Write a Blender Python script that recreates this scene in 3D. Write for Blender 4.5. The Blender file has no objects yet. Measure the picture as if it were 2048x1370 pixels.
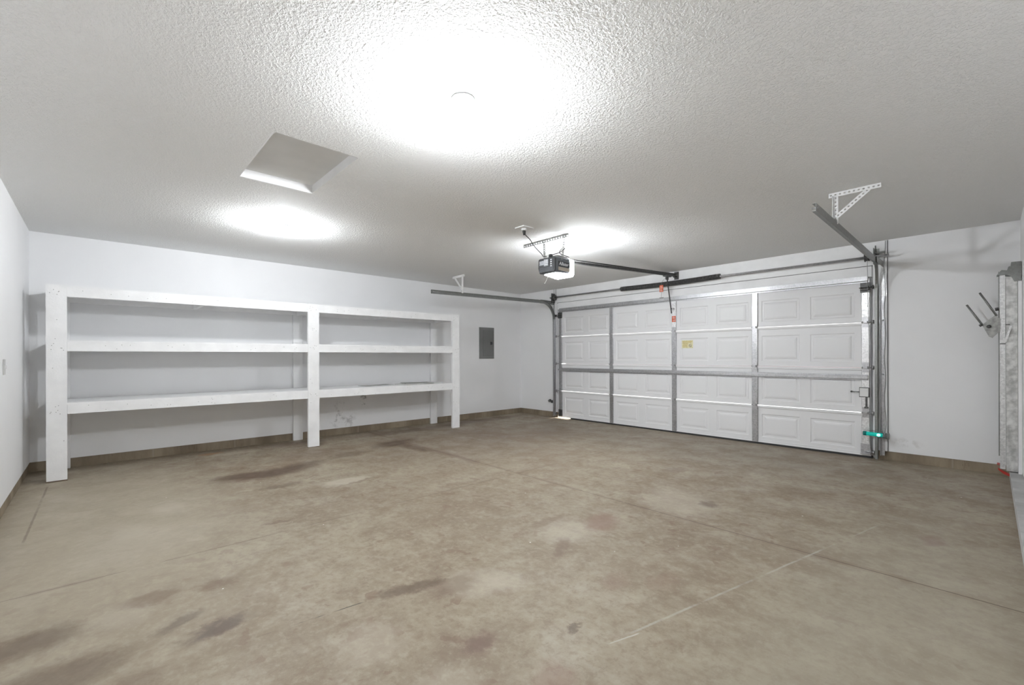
import bpy, bmesh, math, random
from mathutils import Vector, Matrix
random.seed(7)
SC = bpy.context.scene
COL = SC.collection
PI = math.pi

# ---------------------------------------------------------------- camera, world, exposure
F_PX, YAW, CY_OFF, CAM_H, ROLL = 889.8, math.radians(47.04), 27.9, 1.1594, 0.0025
cam_d = bpy.data.cameras.new('camera')
cam = bpy.data.objects.new('camera', cam_d); COL.objects.link(cam)
cam_d.sensor_width = 36.0
cam_d.lens = 36.0 * F_PX / 2048.0
cam_d.shift_y = CY_OFF / 2048.0
cam_d.clip_start = 0.02
cam.matrix_world = Matrix.Translation((0, 0, CAM_H)) @ Matrix.Rotation(YAW, 4, 'Z') @ Matrix.Rotation(PI/2, 4, 'X') @ Matrix.Rotation(-ROLL, 4, 'Z')
SC.camera = cam
SC.view_settings.view_transform = 'Standard'
SC.view_settings.look = 'None'
SC.view_settings.gamma = 1
SC.view_settings.use_curve_mapping = False
SC.view_settings.exposure = 0.34

W = bpy.data.worlds.new('world'); SC.world = W; W.use_nodes = True
wn = W.node_tree
bg = wn.nodes['Background']
sky = wn.nodes.new('ShaderNodeTexSky'); sky.sky_type = 'PREETHAM'
try: sky.sun_direction = (0.1, 0.75, 0.6)
except Exception: pass
wn.links.new(sky.outputs[0], bg.inputs[0]); bg.inputs[1].default_value = 0.5

sun_d = bpy.data.lights.new('sun', 'SUN'); sun_d.energy = 60; sun_d.angle = math.radians(1.0); sun_d.color = (1, .98, .95)
sun = bpy.data.objects.new('sun', sun_d); COL.objects.link(sun)
sun.rotation_euler = (math.radians(90-8), 0, math.radians(180-6))    # low in front of the garage door, shines in under it
sun.location = (-3, 12, 4)

CEILING_LAMP_RADIANCE = (2050, 1150)
OPENER_LENS_RADIANCE = 105

# room dimensions (metres)
D, L, B, R, H = 6.402, 6.6085, -0.505, 0.20, 2.44
CURB = 0.099

# ---------------------------------------------------------------- mesh helpers
class MB:
    def __init__(s): s.v = []; s.f = []; s.sm = []; s.mi = []; s.cur = 0
    def use(s, k): s.cur = k; return s
    def add(s, vs, fs, smooth=False):
        n = len(s.v); s.v += [Vector(v) for v in vs]
        for f in fs: s.f.append([n+i for i in f]); s.sm.append(smooth); s.mi.append(s.cur)
        return s
    def box(s, a, b, M=None):
        x0, y0, z0 = a; x1, y1, z1 = b
        x0, x1 = min(x0, x1), max(x0, x1); y0, y1 = min(y0, y1), max(y0, y1); z0, z1 = min(z0, z1), max(z0, z1)
        vs = [(x0,y0,z0),(x1,y0,z0),(x1,y1,z0),(x0,y1,z0),(x0,y0,z1),(x1,y0,z1),(x1,y1,z1),(x0,y1,z1)]
        if M: vs = [M @ Vector(v) for v in vs]
        return s.add(vs, [(0,3,2,1),(4,5,6,7),(0,1,5,4),(1,2,6,5),(2,3,7,6),(3,0,4,7)])
    def prism(s, poly, p0, u, v, d):
        """2D polygon (list of (a,b)) in axes u,v placed at p0, swept by vector d"""
        p0, u, v, d = Vector(p0), Vector(u), Vector(v), Vector(d)
        n = len(poly)
        lo = [p0 + u*a + v*b for a, b in poly]; hi = [q + d for q in lo]
        fs = [tuple(range(n))[::-1], tuple(range(n, 2*n))] + [(i, (i+1) % n, n+(i+1) % n, n+i) for i in range(n)]
        return s.add(lo+hi, fs)
    def sweep(s, poly, path, ups, closed=True, smooth=False):
        """sweep a 2D section along a path; ups gives the second axis at each point"""
        n = len(poly); vs = []; P = [Vector(p) for p in path]
        for i, p in enumerate(P):
            t = (P[min(i+1, len(P)-1)] - P[max(i-1, 0)]).normalized()
            up = Vector(ups[i]); side = t.cross(up).normalized(); up = side.cross(t).normalized()
            vs += [p + side*a + up*b for a, b in poly]
        fs = []
        for i in range(len(P)-1):
            for k in range(n if closed else n-1):
                k2 = (k+1) % n
                fs.append((i*n+k, i*n+k2, (i+1)*n+k2, (i+1)*n+k))
        if closed: fs += [tuple(range(n))[::-1], tuple(range((len(P)-1)*n, len(P)*n))]
        return s.add(vs, fs, smooth)
    def tube(s, pts, r, seg=8, r1=None):
        P = [Vector(p) for p in pts]; vs = []; fs = []; side = None
        for i, p in enumerate(P):
            t = (P[min(i+1, len(P)-1)] - P[max(i-1, 0)]).normalized()
            if side is None:
                side = t.orthogonal().normalized()
            side = (side - t*side.dot(t)).normalized()
            up = t.cross(side)
            rr = r if r1 is None else r + (r1-r)*i/(len(P)-1)
            for k in range(seg):
                a = 2*PI*k/seg; vs.append(p + side*math.cos(a)*rr + up*math.sin(a)*rr)
        for i in range(len(P)-1):
            for k in range(seg):
                k2 = (k+1) % seg; fs.append((i*seg+k, i*seg+k2, (i+1)*seg+k2, (i+1)*seg+k))
        s.add(vs, fs, True)
        n = len(s.v) - len(vs)
        s.f.append([n+k for k in range(seg)][::-1]); s.sm.append(False); s.mi.append(s.cur)
        s.f.append([n+(len(P)-1)*seg+k for k in range(seg)]); s.sm.append(False); s.mi.append(s.cur)
        return s
    def lathe(s, prof, c, axis=(0,0,1), seg=24, smooth=True):
        ax = Vector(axis).normalized(); u = ax.orthogonal().normalized(); w = ax.cross(u); c = Vector(c)
        vs = []; fs = []; m = len(prof)
        for r, h in prof:
            for k in range(seg):
                a = 2*PI*k/seg; vs.append(c + ax*h + (u*math.cos(a) + w*math.sin(a))*max(r, 1e-5))
        for i in range(m-1):
            for k in range(seg):
                k2 = (k+1) % seg; fs.append((i*seg+k, i*seg+k2, (i+1)*seg+k2, (i+1)*seg+k))
        fs.append(tuple(range(seg))[::-1]); fs.append(tuple(range((m-1)*seg, m*seg)))
        return s.add(vs, fs, smooth)
    def holed(s, p0, u, v, n, length, width, pitch=.032, hole=.0055, th=.003):
        """perforated steel strip: cells with round holes, along u, width along v, thickness along n"""
        p0, u, v, n = Vector(p0), Vector(u).normalized(), Vector(v).normalized(), Vector(n).normalized()
        cnt = max(1, int(round(length/pitch))); cl = length/cnt
        for i in range(cnt):
            c = p0 + u*(i+.5)*cl + v*width/2
            out = [(-.5,-.5),(0,-.5),(.5,-.5),(.5,0),(.5,.5),(0,.5),(-.5,.5),(-.5,0)]
            vs = []
            for k in (0, th):
                vs += [c + u*a*cl + v*b*width + n*k for a, b in out]
                vs += [c + u*math.cos(2*PI*j/8 + 5*PI/4)*hole*1.25 + v*math.sin(2*PI*j/8 + 5*PI/4)*hole + n*k for j in range(8)]
            fs = []
            for j in range(8):
                j2 = (j+1) % 8
                fs += [(j, j2, 8+j2, 8+j), (16+j2, 16+j, 24+j, 24+j2), (8+j, 8+j2, 24+j2, 24+j), (j2, j, 16+j, 16+j2)]
            s.add(vs, fs)
        return s

def me(name, mb, mat, off=(0,0,0), bevel=0):
    m = bpy.data.meshes.new(name)
    o = Vector(off)
    m.from_pydata([v-o for v in mb.v], [], mb.f)
    for k in (mat if isinstance(mat, (list, tuple)) else [mat]): m.materials.append(k)
    for p, sm, mi in zip(m.polygons, mb.sm, mb.mi): p.use_smooth = sm; p.material_index = mi
    m.update()
    bm = bmesh.new(); bm.from_mesh(m)
    bmesh.ops.recalc_face_normals(bm, faces=bm.faces); bm.to_mesh(m); bm.free()
    return m

def rootloc(o):
    v = Vector((0,0,0))
    while o: v += o.location; o = o.parent
    return v

def obj(name, mb, mat, parent=None, loc=(0,0,0), bevel=0, label=None):
    off = rootloc(parent) + Vector(loc)
    o = bpy.data.objects.new(name, me(name, mb, mat, off))
    COL.objects.link(o); o.parent = parent; o.location = loc
    if bevel:
        b = o.modifiers.new('bevel', 'BEVEL'); b.width = bevel; b.segments = 2; b.limit_method = 'ANGLE'
    if label: o['label'] = label
    return o

def thing(name, label, cat, loc, group=None):
    o = bpy.data.objects.new(name, None); COL.objects.link(o); o.location = loc
    o.empty_display_size = .1
    o['label'] = label; o['category'] = cat
    if group: o['group'] = group
    return o

def tag(o, label, cat, group=None, kind=None):
    o['label'] = label; o['category'] = cat
    if group: o['group'] = group
    if kind: o['kind'] = kind
    return o

def struct(name, mb, mat, label, cat, parent=None, loc=(0,0,0)):
    o = obj(name, mb, mat, parent, loc)
    if parent is None:
        o['kind'] = 'structure'; o['label'] = label; o['category'] = cat
    return o

# ---------------------------------------------------------------- material helpers
def newmat(name):
    m = bpy.data.materials.new(name); m.use_nodes = True
    nt = m.node_tree; b = nt.nodes['Principled BSDF']
    return m, nt, b
def N(nt, t, **kw):
    n = nt.nodes.new(t)
    for k, v in kw.items():
        if hasattr(n, k) and not k.startswith('i_'): setattr(n, k, v)
    return n
def noise(nt, vec, scale, detail=4, rough=.55):
    n = nt.nodes.new('ShaderNodeTexNoise'); n.inputs['Scale'].default_value = scale
    n.inputs['Detail'].default_value = detail; n.inputs['Roughness'].default_value = rough
    if vec is not None: nt.links.new(vec, n.inputs['Vector'])
    return n
def mrange(nt, val, a, b, c=0., d=1., smooth=True):
    n = nt.nodes.new('ShaderNodeMapRange')
    if smooth: n.interpolation_type = 'SMOOTHSTEP'
    nt.links.new(val, n.inputs['Value'])
    for k, x in (('From Min', a), ('From Max', b), ('To Min', c), ('To Max', d)): n.inputs[k].default_value = x
    return n.outputs['Result']
def mix(nt, fac, a, b, mode='MIX'):
    n = nt.nodes.new('ShaderNodeMix'); n.data_type = 'RGBA'; n.blend_type = mode
    for key, x in ((0, fac), (6, a), (7, b)):
        if isinstance(x, bpy.types.NodeSocket): nt.links.new(x, n.inputs[key])
        elif key == 0: n.inputs[0].default_value = x
        else: n.inputs[key].default_value = (*x, 1)
    return n.outputs[2]
def math_(nt, op, a, b=None, clamp=False):
    n = nt.nodes.new('ShaderNodeMath'); n.operation = op; n.use_clamp = clamp
    for i, x in enumerate((a, b)):
        if x is None: continue
        if isinstance(x, bpy.types.NodeSocket): nt.links.new(x, n.inputs[i])
        else: n.inputs[i].default_value = x
    return n.outputs[0]
def bump(nt, b, h, strength, dist):
    n = nt.nodes.new('ShaderNodeBump'); n.inputs['Strength'].default_value = strength; n.inputs['Distance'].default_value = dist
    nt.links.new(h, n.inputs['Height']); nt.links.new(n.outputs[0], b.inputs['Normal'])
def coords(nt): return nt.nodes.new('ShaderNodeTexCoord').outputs['Object']
def simple(name, col, rough=.5, metal=0., spec=.5, nscale=None, namt=.1, bumpd=0, bscale=200):
    m, nt, b = newmat(name)
    b.inputs['Base Color'].default_value = (*col, 1); b.inputs['Roughness'].default_value = rough
    b.inputs['Metallic'].default_value = metal; b.inputs['Specular IOR Level'].default_value = spec
    co = coords(nt)
    if nscale:
        n = noise(nt, co, nscale)
        c = mix(nt, mrange(nt, n.outputs[0], .3, .7), tuple(x*(1-namt) for x in col), tuple(min(1, x*(1+namt)) for x in col))
        nt.links.new(c, b.inputs['Base Color'])
    if bumpd:
        n = noise(nt, co, bscale, 3); bump(nt, b, n.outputs[0], 1, bumpd)
    return m
def emis(name, col, s):
    m, nt, b = newmat(name)
    b.inputs['Base Color'].default_value = (*col, 1)
    b.inputs['Emission Color'].default_value = (*col, 1); b.inputs['Emission Strength'].default_value = s
    return m

WHITE_WALL = (.90, .90, .905)
def ceiling_mat():
    m, nt, b = newmat('textured_ceiling_paint')
    co = coords(nt)
    b.inputs['Base Color'].default_value = (.87, .87, .86, 1); b.inputs['Roughness'].default_value = .85
    b.inputs['Specular IOR Level'].default_value = .3
    n1 = noise(nt, co, 74, 3, .55); n2 = noise(nt, co, 150, 2, .5)
    v = nt.nodes.new('ShaderNodeTexVoronoi'); v.inputs['Scale'].default_value = 85; nt.links.new(co, v.inputs['Vector'])
    h = math_(nt, 'ADD', mrange(nt, n1.outputs[0], .45, .6), math_(nt, 'MULTIPLY', n2.outputs[0], .5))
    h = math_(nt, 'SUBTRACT', h, math_(nt, 'MULTIPLY', v.outputs['Distance'], .5))
    bump(nt, b, h, .62, .0038)
    return m
def wall_mat(name, col=WHITE_WALL, stains=(), shade=None):
    m, nt, b = newmat(name)
    co = coords(nt)
    b.inputs['Roughness'].default_value = .55; b.inputs['Specular IOR Level'].default_value = .35
    n = noise(nt, co, 1.3, 3)
    c = mix(nt, mrange(nt, n.outputs[0], .3, .7), tuple(x*.97 for x in col), col)
    w = noise(nt, co, 9, 6, .7)
    for (cx, cy, cz, r, rz, amt, dark) in stains:
        mp = nt.nodes.new('ShaderNodeMapping'); mp.vector_type = 'TEXTURE'; nt.links.new(co, mp.inputs[0])
        mp.inputs['Location'].default_value = (cx, cy, cz); mp.inputs['Scale'].default_value = (.2 if r == 1 else 1, r, rz)
        ln = nt.nodes.new('ShaderNodeVectorMath'); ln.operation = 'LENGTH'; nt.links.new(mp.outputs[0], ln.inputs[0])
        k = mrange(nt, ln.outputs['Value'], 1.0, .3)
        k = math_(nt, 'MULTIPLY', k, mrange(nt, w.outputs[0], .48, .62))
        c = mix(nt, math_(nt, 'MULTIPLY', k, amt), c, dark)
    nt.links.new(c, b.inputs['Base Color'])
    n2 = noise(nt, co, 160, 3); bump(nt, b, n2.outputs[0], .25, .002)
    return m
def curb_mat(name, a=(.20, .155, .105), bb=(.34, .28, .20)):
    m, nt, b = newmat(name)
    co = coords(nt)
    mp = nt.nodes.new('ShaderNodeMapping'); nt.links.new(co, mp.inputs[0]); mp.inputs['Scale'].default_value = (1, 1, .25)
    n = noise(nt, mp.outputs[0], 3.2, 7, .65); n2 = noise(nt, mp.outputs[0], 14, 5, .7)
    c = mix(nt, mrange(nt, n.outputs[0], .35, .68), a, bb)
    c = mix(nt, mrange(nt, n2.outputs[0], .58, .75), c, (.13, .075, .045))
    # block joints every 0.41 m, pale mortar
    sp = nt.nodes.new('ShaderNodeSeparateXYZ'); nt.links.new(co, sp.inputs[0])
    s = math_(nt, 'ADD', sp.outputs[0], sp.outputs[1])
    fr = math_(nt, 'ABSOLUTE', math_(nt, 'SUBTRACT', math_(nt, 'FRACT', math_(nt, 'MULTIPLY', s, 1/.82)), .5))
    j = math_(nt, 'MULTIPLY', mrange(nt, fr, .012, .004), .35)
    c = mix(nt, j, c, (.42, .38, .31))
    nt.links.new(c, b.inputs['Base Color']); b.inputs['Roughness'].default_value = .7
    bump(nt, b, n2.outputs[0], .4, .003)
    return m

def floor_mat():
    m, nt, b = newmat('stained_concrete_floor')
    co = coords(nt)
    nw = noise(nt, co, 2.2, 5, .6)
    # warped coordinates
    off = nt.nodes.new('ShaderNodeVectorMath'); off.operation = 'SUBTRACT'; nt.links.new(nw.outputs['Color'], off.inputs[0]); off.inputs[1].default_value = (.5, .5, .5)
    scl = nt.nodes.new('ShaderNodeVectorMath'); scl.operation = 'SCALE'; nt.links.new(off.outputs[0], scl.inputs[0]); scl.inputs['Scale'].default_value = .35
    wc = nt.nodes.new('ShaderNodeVectorMath'); wc.operation = 'ADD'; nt.links.new(co, wc.inputs[0]); nt.links.new(scl.outputs[0], wc.inputs[1])
    nf = noise(nt, co, 11, 6, .68)
    off2 = nt.nodes.new('ShaderNodeVectorMath'); off2.operation = 'SUBTRACT'; nt.links.new(nf.outputs['Color'], off2.inputs[0]); off2.inputs[1].default_value = (.5, .5, .5)
    scl2 = nt.nodes.new('ShaderNodeVectorMath'); scl2.operation = 'SCALE'; nt.links.new(off2.outputs[0], scl2.inputs[0]); scl2.inputs['Scale'].default_value = .16
    wcs = nt.nodes.new('ShaderNodeVectorMath'); wcs.operation = 'SCALE'; nt.links.new(off.outputs[0], wcs.inputs[0]); wcs.inputs['Scale'].default_value = .10
    wc1 = nt.nodes.new('ShaderNodeVectorMath'); wc1.operation = 'ADD'; nt.links.new(co, wc1.inputs[0]); nt.links.new(wcs.outputs[0], wc1.inputs[1])
    wc2 = nt.nodes.new('ShaderNodeVectorMath'); wc2.operation = 'ADD'; nt.links.new(wc1.outputs[0], wc2.inputs[0]); nt.links.new(scl2.outputs[0], wc2.inputs[1])
    P = wc2.outputs[0]
    big = noise(nt, co, .9, 5, .6); mid = noise(nt, wc.outputs[0], 3.1, 6, .62); fine = noise(nt, co, 24, 5, .7)
    base = mix(nt, mrange(nt, big.outputs[0], .36, .62), FLOOR_A, FLOOR_B)
    base = mix(nt, math_(nt, 'MULTIPLY', mrange(nt, mid.outputs[0], .48, .70), .55), base, FLOOR_D)
    base = mix(nt, math_(nt, 'MULTIPLY', mrange(nt, mid.outputs[0], .50, .30), .45), base, FLOOR_L)
    m2 = noise(nt, P, 8, 6, .7)
    base = mix(nt, math_(nt, 'MULTIPLY', mrange(nt, m2.outputs[0], .50, .66), .62), base, FLOOR_D)
    base = mix(nt, math_(nt, 'MULTIPLY', mrange(nt, m2.outputs[0], .48, .34), .50), base, FLOOR_L)
    base = mix(nt, math_(nt, 'MULTIPLY', mrange(nt, fine.outputs[0], .5, .64), .50), base, FLOOR_D)
    base = mix(nt, math_(nt, 'MULTIPLY', mrange(nt, fine.outputs[0], .48, .36), .42), base, FLOOR_L)
    # small rusty blotches, mostly in the worn zone in front of the shelves
    bl = noise(nt, wc.outputs[0], 9.5, 3, .45); bz = noise(nt, co, .8, 2)
    bk = math_(nt, 'MULTIPLY', mrange(nt, bl.outputs[0], .615, .675), mrange(nt, bz.outputs[0], .40, .54))
    base = mix(nt, math_(nt, 'MULTIPLY', bk, .6), base, (.20, .135, .095))
    def spot(c, cx, cy, rx, ry, rot, amt, col, soft=.5):
        mp = nt.nodes.new('ShaderNodeMapping'); mp.vector_type = 'TEXTURE'; nt.links.new(P, mp.inputs[0])
        mp.inputs['Location'].default_value = (cx, cy, 0); mp.inputs['Scale'].default_value = (rx, ry, 1)
        mp.inputs['Rotation'].default_value = (0, 0, math.radians(rot))
        ln = nt.nodes.new('ShaderNodeVectorMath'); ln.operation = 'LENGTH'; nt.links.new(mp.outputs[0], ln.inputs[0])
        k = mrange(nt, ln.outputs['Value'], 1+soft, 1-soft)
        return mix(nt, math_(nt, 'MULTIPLY', k, amt), c, col)
    for s in FLOOR_SPOTS: base = spot(base, *s)
    sp = nt.nodes.new('ShaderNodeSeparateXYZ'); nt.links.new(co, sp.inputs[0])
    sw = nt.nodes.new('ShaderNodeSeparateXYZ'); nt.links.new(wc.outputs[0], sw.inputs[0])
    wob = math_(nt, 'MULTIPLY', math_(nt, 'SUBTRACT', nf.outputs[0], .5), .012)
    brk = noise(nt, co, 3.7, 3)
    hgt = None
    def line(c, dist, w, amt, col, brk_lo=.40, brk_hi=.52):
        k = mrange(nt, math_(nt, 'ABSOLUTE', math_(nt, 'ADD', dist, wob)), w, w*.35)
        k = math_(nt, 'MULTIPLY', k, mrange(nt, brk.outputs[0], brk_lo, brk_hi))
        return mix(nt, math_(nt, 'MULTIPLY', k, amt), c, col)
    dy = math_(nt, 'SUBTRACT', sp.outputs[1], 3.05)
    dx = math_(nt, 'SUBTRACT', sp.outputs[0], -3.2)
    base = line(base, dy, .05, .35, (.18, .12, .085), .42, .6)       # dirt along the joint
    base = line(base, dy, .007, .8, (.11, .075, .055), .25, .4)
    base = line(base, dx, .03, .25, (.18, .125, .09), .46, .6)
    base = line(base, dx, .0045, .7, (.12, .085, .065), .36, .48)
    # short broken crack nearer the camera
    def seg(c, x0, y0, x1, y1, w, amt, col, lo=.42, hi=.5):
        ln = math.hypot(x1-x0, y1-y0); ux, uy = (x1-x0)/ln, (y1-y0)/ln
        a = math_(nt, 'ADD', math_(nt, 'MULTIPLY', math_(nt, 'SUBTRACT', sp.outputs[0], x0), ux), math_(nt, 'MULTIPLY', math_(nt, 'SUBTRACT', sp.outputs[1], y0), uy))
        d = math_(nt, 'ADD', math_(nt, 'MULTIPLY', math_(nt, 'SUBTRACT', sp.outputs[0], x0), -uy), math_(nt, 'MULTIPLY', math_(nt, 'SUBTRACT', sp.outputs[1], y0), ux))
        k = mrange(nt, math_(nt, 'ABSOLUTE', math_(nt, 'ADD', d, wob)), w, w*.3)
        k = math_(nt, 'MULTIPLY', k, math_(nt, 'MULTIPLY', mrange(nt, a, 0, ln*.1), mrange(nt, a, ln, ln*.9)))
        k = math_(nt, 'MULTIPLY', k, mrange(nt, brk.outputs[0], lo, hi))
        return mix(nt, math_(nt, 'MULTIPLY', k, amt), c, col)
    for s in FLOOR_SEGS: base = seg(base, *s)
    # paint flecks
    v = nt.nodes.new('ShaderNodeTexVoronoi'); v.inputs['Scale'].default_value = 5.5; nt.links.new(co, v.inputs['Vector'])
    k = math_(nt, 'MULTIPLY', mrange(nt, v.outputs['Distance'], .035, .02), mrange(nt, mid.outputs[0], .5, .52))
    base = mix(nt, k, base, (.8, .78, .74))
    nt.links.new(base, b.inputs['Base Color'])
    nt.links.new(mrange(nt, mid.outputs[0], .35, .65, .44, .62), b.inputs['Roughness'])
    b.inputs['Specular IOR Level'].default_value = .4
    bump(nt, b, fine.outputs[0], .18, .002)
    return m

FLOOR_A = (.325, .275, .200); FLOOR_B = (.275, .222, .160); FLOOR_D = (.215, .162, .115); FLOOR_L = (.385, .338, .255)
DK = (.098, .060, .038); MD = (.165, .112, .08); PL = (.50, .45, .365)
# cx, cy, rx, ry, rot, amount, colour [, softness]
FLOOR_SPOTS = [
    (-4.3, .0, 1.9, .75, 0, .60, (.46, .41, .315), .6), (-5.0, 3.9, 1.5, 1.3, 0, .35, (.19, .145, .11), .6), (-2.8, 5.6, 2.6, .9, 0, .35, (.21, .175, .14), .6), (-.2, 2.0, .5, 2.2, 0, .45, (.37, .34, .27), .6),
    (-4.90, 1.25, .17, .40, 0, .85, DK), (-5.0, .98, .10, .18, 0, .65, DK), (-5.05, 1.62, .12, .22, 10, .6, DK), (-4.35, 1.20, .06, .16, 0, .5, DK), (-5.5, 1.9, .2, .5, 0, .3, MD),
    (-5.45, 2.92, .16, .32, 20, .8, DK), (-5.0, 2.95, .32, .09, 0, .7, DK), (-4.3, 3.04, .6, .06, 0, .6, MD), (-5.2, 2.2, .12, .25, 10, .55, DK),
    (-4.1, 1.69, .12, .2, 0, .65, PL), (-4.0, 1.78, .03, .16, 10, .6, MD),
    (-1.93, 2.28, .18, .20, 30, .35, PL), (-1.86, 2.58, .10, .17, 20, .7, (.22, .135, .10)), (-1.78, 2.06, .04, .13, 30, .6, MD),
    (-2.12, 2.32, .04, .16, 0, .5, MD), (-1.70, 3.40, .26, .30, 25, .45, PL), (-1.50, 3.49, .06, .09, 0, .7, DK),
    (-1.80, 1.42, .14, .14, 20, .42, PL), (-1.70, 1.55, .10, .09, 0, .3, PL), (-1.97, 1.17, .05, .17, -15, .7, DK), (-1.85, 1.32, .07, .14, 0, .5, MD),
    (-1.413, 1.128, .05, .065, 0, .8, (.175, .115, .09)), (-1.21, 1.494, .02, .045, 20, .7, DK), (-1.08, 1.22, .07, .07, 0, .5, (.24, .15, .11)),
    (-2.25, .38, .05, .12, 20, .75, (.12, .09, .075)), (-2.42, .26, .04, .10, 30, .6, (.13, .10, .08)), (-2.75, .19, .06, .12, 0, .55, MD),
    (-2.70, .45, .05, .10, 0, .55, MD), (-2.3, -.10, .12, .18, 0, .55, DK), (-2.66, -.22, .10, .16, 0, .6, DK), (-2.05, .05, .07, .16, 20, .45, MD),
    (-6.36, .99, .05, .12, 0, .6, (.42, .22, .09)), (-6.2, 1.15, .07, .25, 0, .4, PL), (-4.30, .40, .12, .10, 0, .5, PL), (-3.9, .15, .15, .1, 0, .3, PL),
    (-.25, 3.82, .05, .10, 0, .5, (.22, .14, .11)), (-1.32, 1.97, .06, .09, 10, .45, (.22, .14, .10)), (-1.15, 2.12, .06, .10, 0, .4, (.22, .14, .10)),
    (-1.72, .82, .14, .12, 0, .35, PL), (-1.3, .9, .12, .12, 0, .3, PL), (-2.65, .08, .10, .10, 0, .3, PL), (-3.6, .2, .3, .3, 0, .25, PL),
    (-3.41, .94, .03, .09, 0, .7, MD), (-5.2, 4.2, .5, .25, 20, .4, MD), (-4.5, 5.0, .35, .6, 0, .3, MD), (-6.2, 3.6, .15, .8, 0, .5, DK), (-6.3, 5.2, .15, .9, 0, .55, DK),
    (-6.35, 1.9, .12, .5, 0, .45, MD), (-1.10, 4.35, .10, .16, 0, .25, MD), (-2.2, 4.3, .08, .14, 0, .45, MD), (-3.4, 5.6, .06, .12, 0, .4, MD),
]
FLOOR_SEGS = [
    (-1.061, 1.473, -.50, 4.0, .009, .5, (.50, .48, .43), .38, .58),
    (-1.05, 1.50, -1.0, 1.66, .005, .7, (.58, .56, .52), .2, .5),
    (-2.075, .45, -2.008, 1.0, .005, .9, (.07, .055, .045), .45, .52),
    (-6.1, -.33, -4.0, -.345, .010, .45, DK, .35, .5),
]

M = {}
M['ceiling'] = ceiling_mat()
M['wall'] = wall_mat('white_wall_paint')
M['wall_left'] = wall_mat('white_wall_paint_scuffed', stains=[(-6.6085, 2.68, .26, .26, .32, .7, (.42, .41, .41)), (-6.6085, 3.01, .50, .07, .15, 1.0, (.22, .22, .22)), (-6.6085, 2.05, .3, .05, .12, .5, (.4, .4, .4))])
M['wall_door'] = wall_mat('white_wall_paint_door_side', stains=[(-.62, 6.402, .20, 1, .10, .28, (.45, .42, .38))])
M['curb'] = curb_mat('bare_block_curb')
M['curb_grey'] = simple('painted_grey_curb', (.50, .50, .49), .6, nscale=6, namt=.15)
M['floor'] = floor_mat()
M['wood'] = simple('white_painted_wood', (.90, .90, .90), .45, nscale=7, namt=.03, bumpd=.0008, bscale=60)
M['wood_dark'] = simple('nail_head', (.35, .34, .33), .6)
M['trim'] = simple('white_trim_paint', (.89, .89, .89), .5, nscale=5, namt=.03, bumpd=.0006, bscale=80)
M['gap'] = simple('dark_seam', (.10, .10, .10), .9)
def door_mat():
    m, nt, b = newmat('white_door_skin')
    co = coords(nt)
    b.inputs['Base Color'].default_value = (.82, .82, .825, 1); b.inputs['Roughness'].default_value = .42
    mp = nt.nodes.new('ShaderNodeMapping'); nt.links.new(co, mp.inputs[0]); mp.inputs['Scale'].default_value = (.06, 1, 1)
    n = noise(nt, mp.outputs[0], 160, 4, .6); bump(nt, b, n.outputs[0], .35, .0012)
    return m
M['door'] = door_mat()
def galv(name, col, rough=.38, metal=.85, sp=.35):
    m, nt, b = newmat(name)
    co = coords(nt)
    v = nt.nodes.new('ShaderNodeTexVoronoi'); v.inputs['Scale'].default_value = 70; nt.links.new(co, v.inputs['Vector'])
    n = noise(nt, co, 9, 4)
    k = math_(nt, 'ADD', math_(nt, 'MULTIPLY', v.outputs['Color'], .5), math_(nt, 'MULTIPLY', n.outputs[0], .5))
    c = mix(nt, mrange(nt, k, .25, .75), tuple(x*(1-sp) for x in col), tuple(min(1, x*(1+sp)) for x in col))
    nt.links.new(c, b.inputs['Base Color']); b.inputs['Metallic'].default_value = metal
    nt.links.new(mrange(nt, k, .2, .8, rough-.1, rough+.1), b.inputs['Roughness'])
    return m
M['galv'] = galv('galvanised_steel', (.46, .46, .47), .40, .85, .15)
M['galv_light'] = galv('bright_and_glare_galvanised_steel', (.74, .74, .74), .42, .75, .15)
M['track'] = galv('dull_track_steel', (.27, .275, .265), .42, .7, .12)
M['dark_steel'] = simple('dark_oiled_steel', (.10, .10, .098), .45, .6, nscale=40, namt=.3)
M['black'] = simple('black_plastic', (.018, .019, .022), .38, nscale=30, namt=.2)
M['housing'] = simple('dark_grey_enamel', (.10, .105, .115), .38, .2, nscale=8, namt=.12)
M['housing_top'] = simple('grey_steel_chassis', (.26, .26, .25), .45, .5, nscale=20, namt=.15)
M['decal_pale'] = simple('pale_decal', (.50, .52, .56), .5, nscale=120, namt=.35)
M['decal_white'] = simple('white_lettering', (.85, .86, .88), .5)
M['tan'] = simple('tan_strip', (.33, .29, .24), .5)
M['panel_grey'] = simple('grey_panel_enamel', (.205, .207, .203), .42, .1, nscale=4, namt=.06)
M['panel_grey2'] = simple('grey_panel_door_enamel', (.185, .187, .183), .42, .1, nscale=4, namt=.05)
M['orange'] = simple('orange_label', (.60, .10, .03), .5, nscale=150, namt=.3)
M['orange_white'] = simple('label_white_print', (.8, .75, .7), .5)
M['yellow_pale'] = simple('faded_yellow_label', (.74, .70, .46), .5, nscale=90, namt=.12)
M['yellow_mid'] = simple('yellow_print', (.58, .46, .13), .5, nscale=200, namt=.3)
M['print_dark'] = simple('dark_print', (.10, .07, .05), .5)
M['white_plastic'] = simple('white_plastic', (.78, .78, .77), .35)
M['white_enamel'] = simple('white_painted_steel', (.84, .84, .83), .45, .0, nscale=14, namt=.05)
M['cord_black'] = simple('black_cord', (.03, .03, .03), .5)
M['cord_white'] = simple('white_cord', (.75, .74, .72), .5)
M['cord_grey'] = simple('grey_wire', (.30, .30, .30), .5)
M['rubber'] = simple('black_rubber_seal', (.03, .03, .03), .7)
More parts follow.
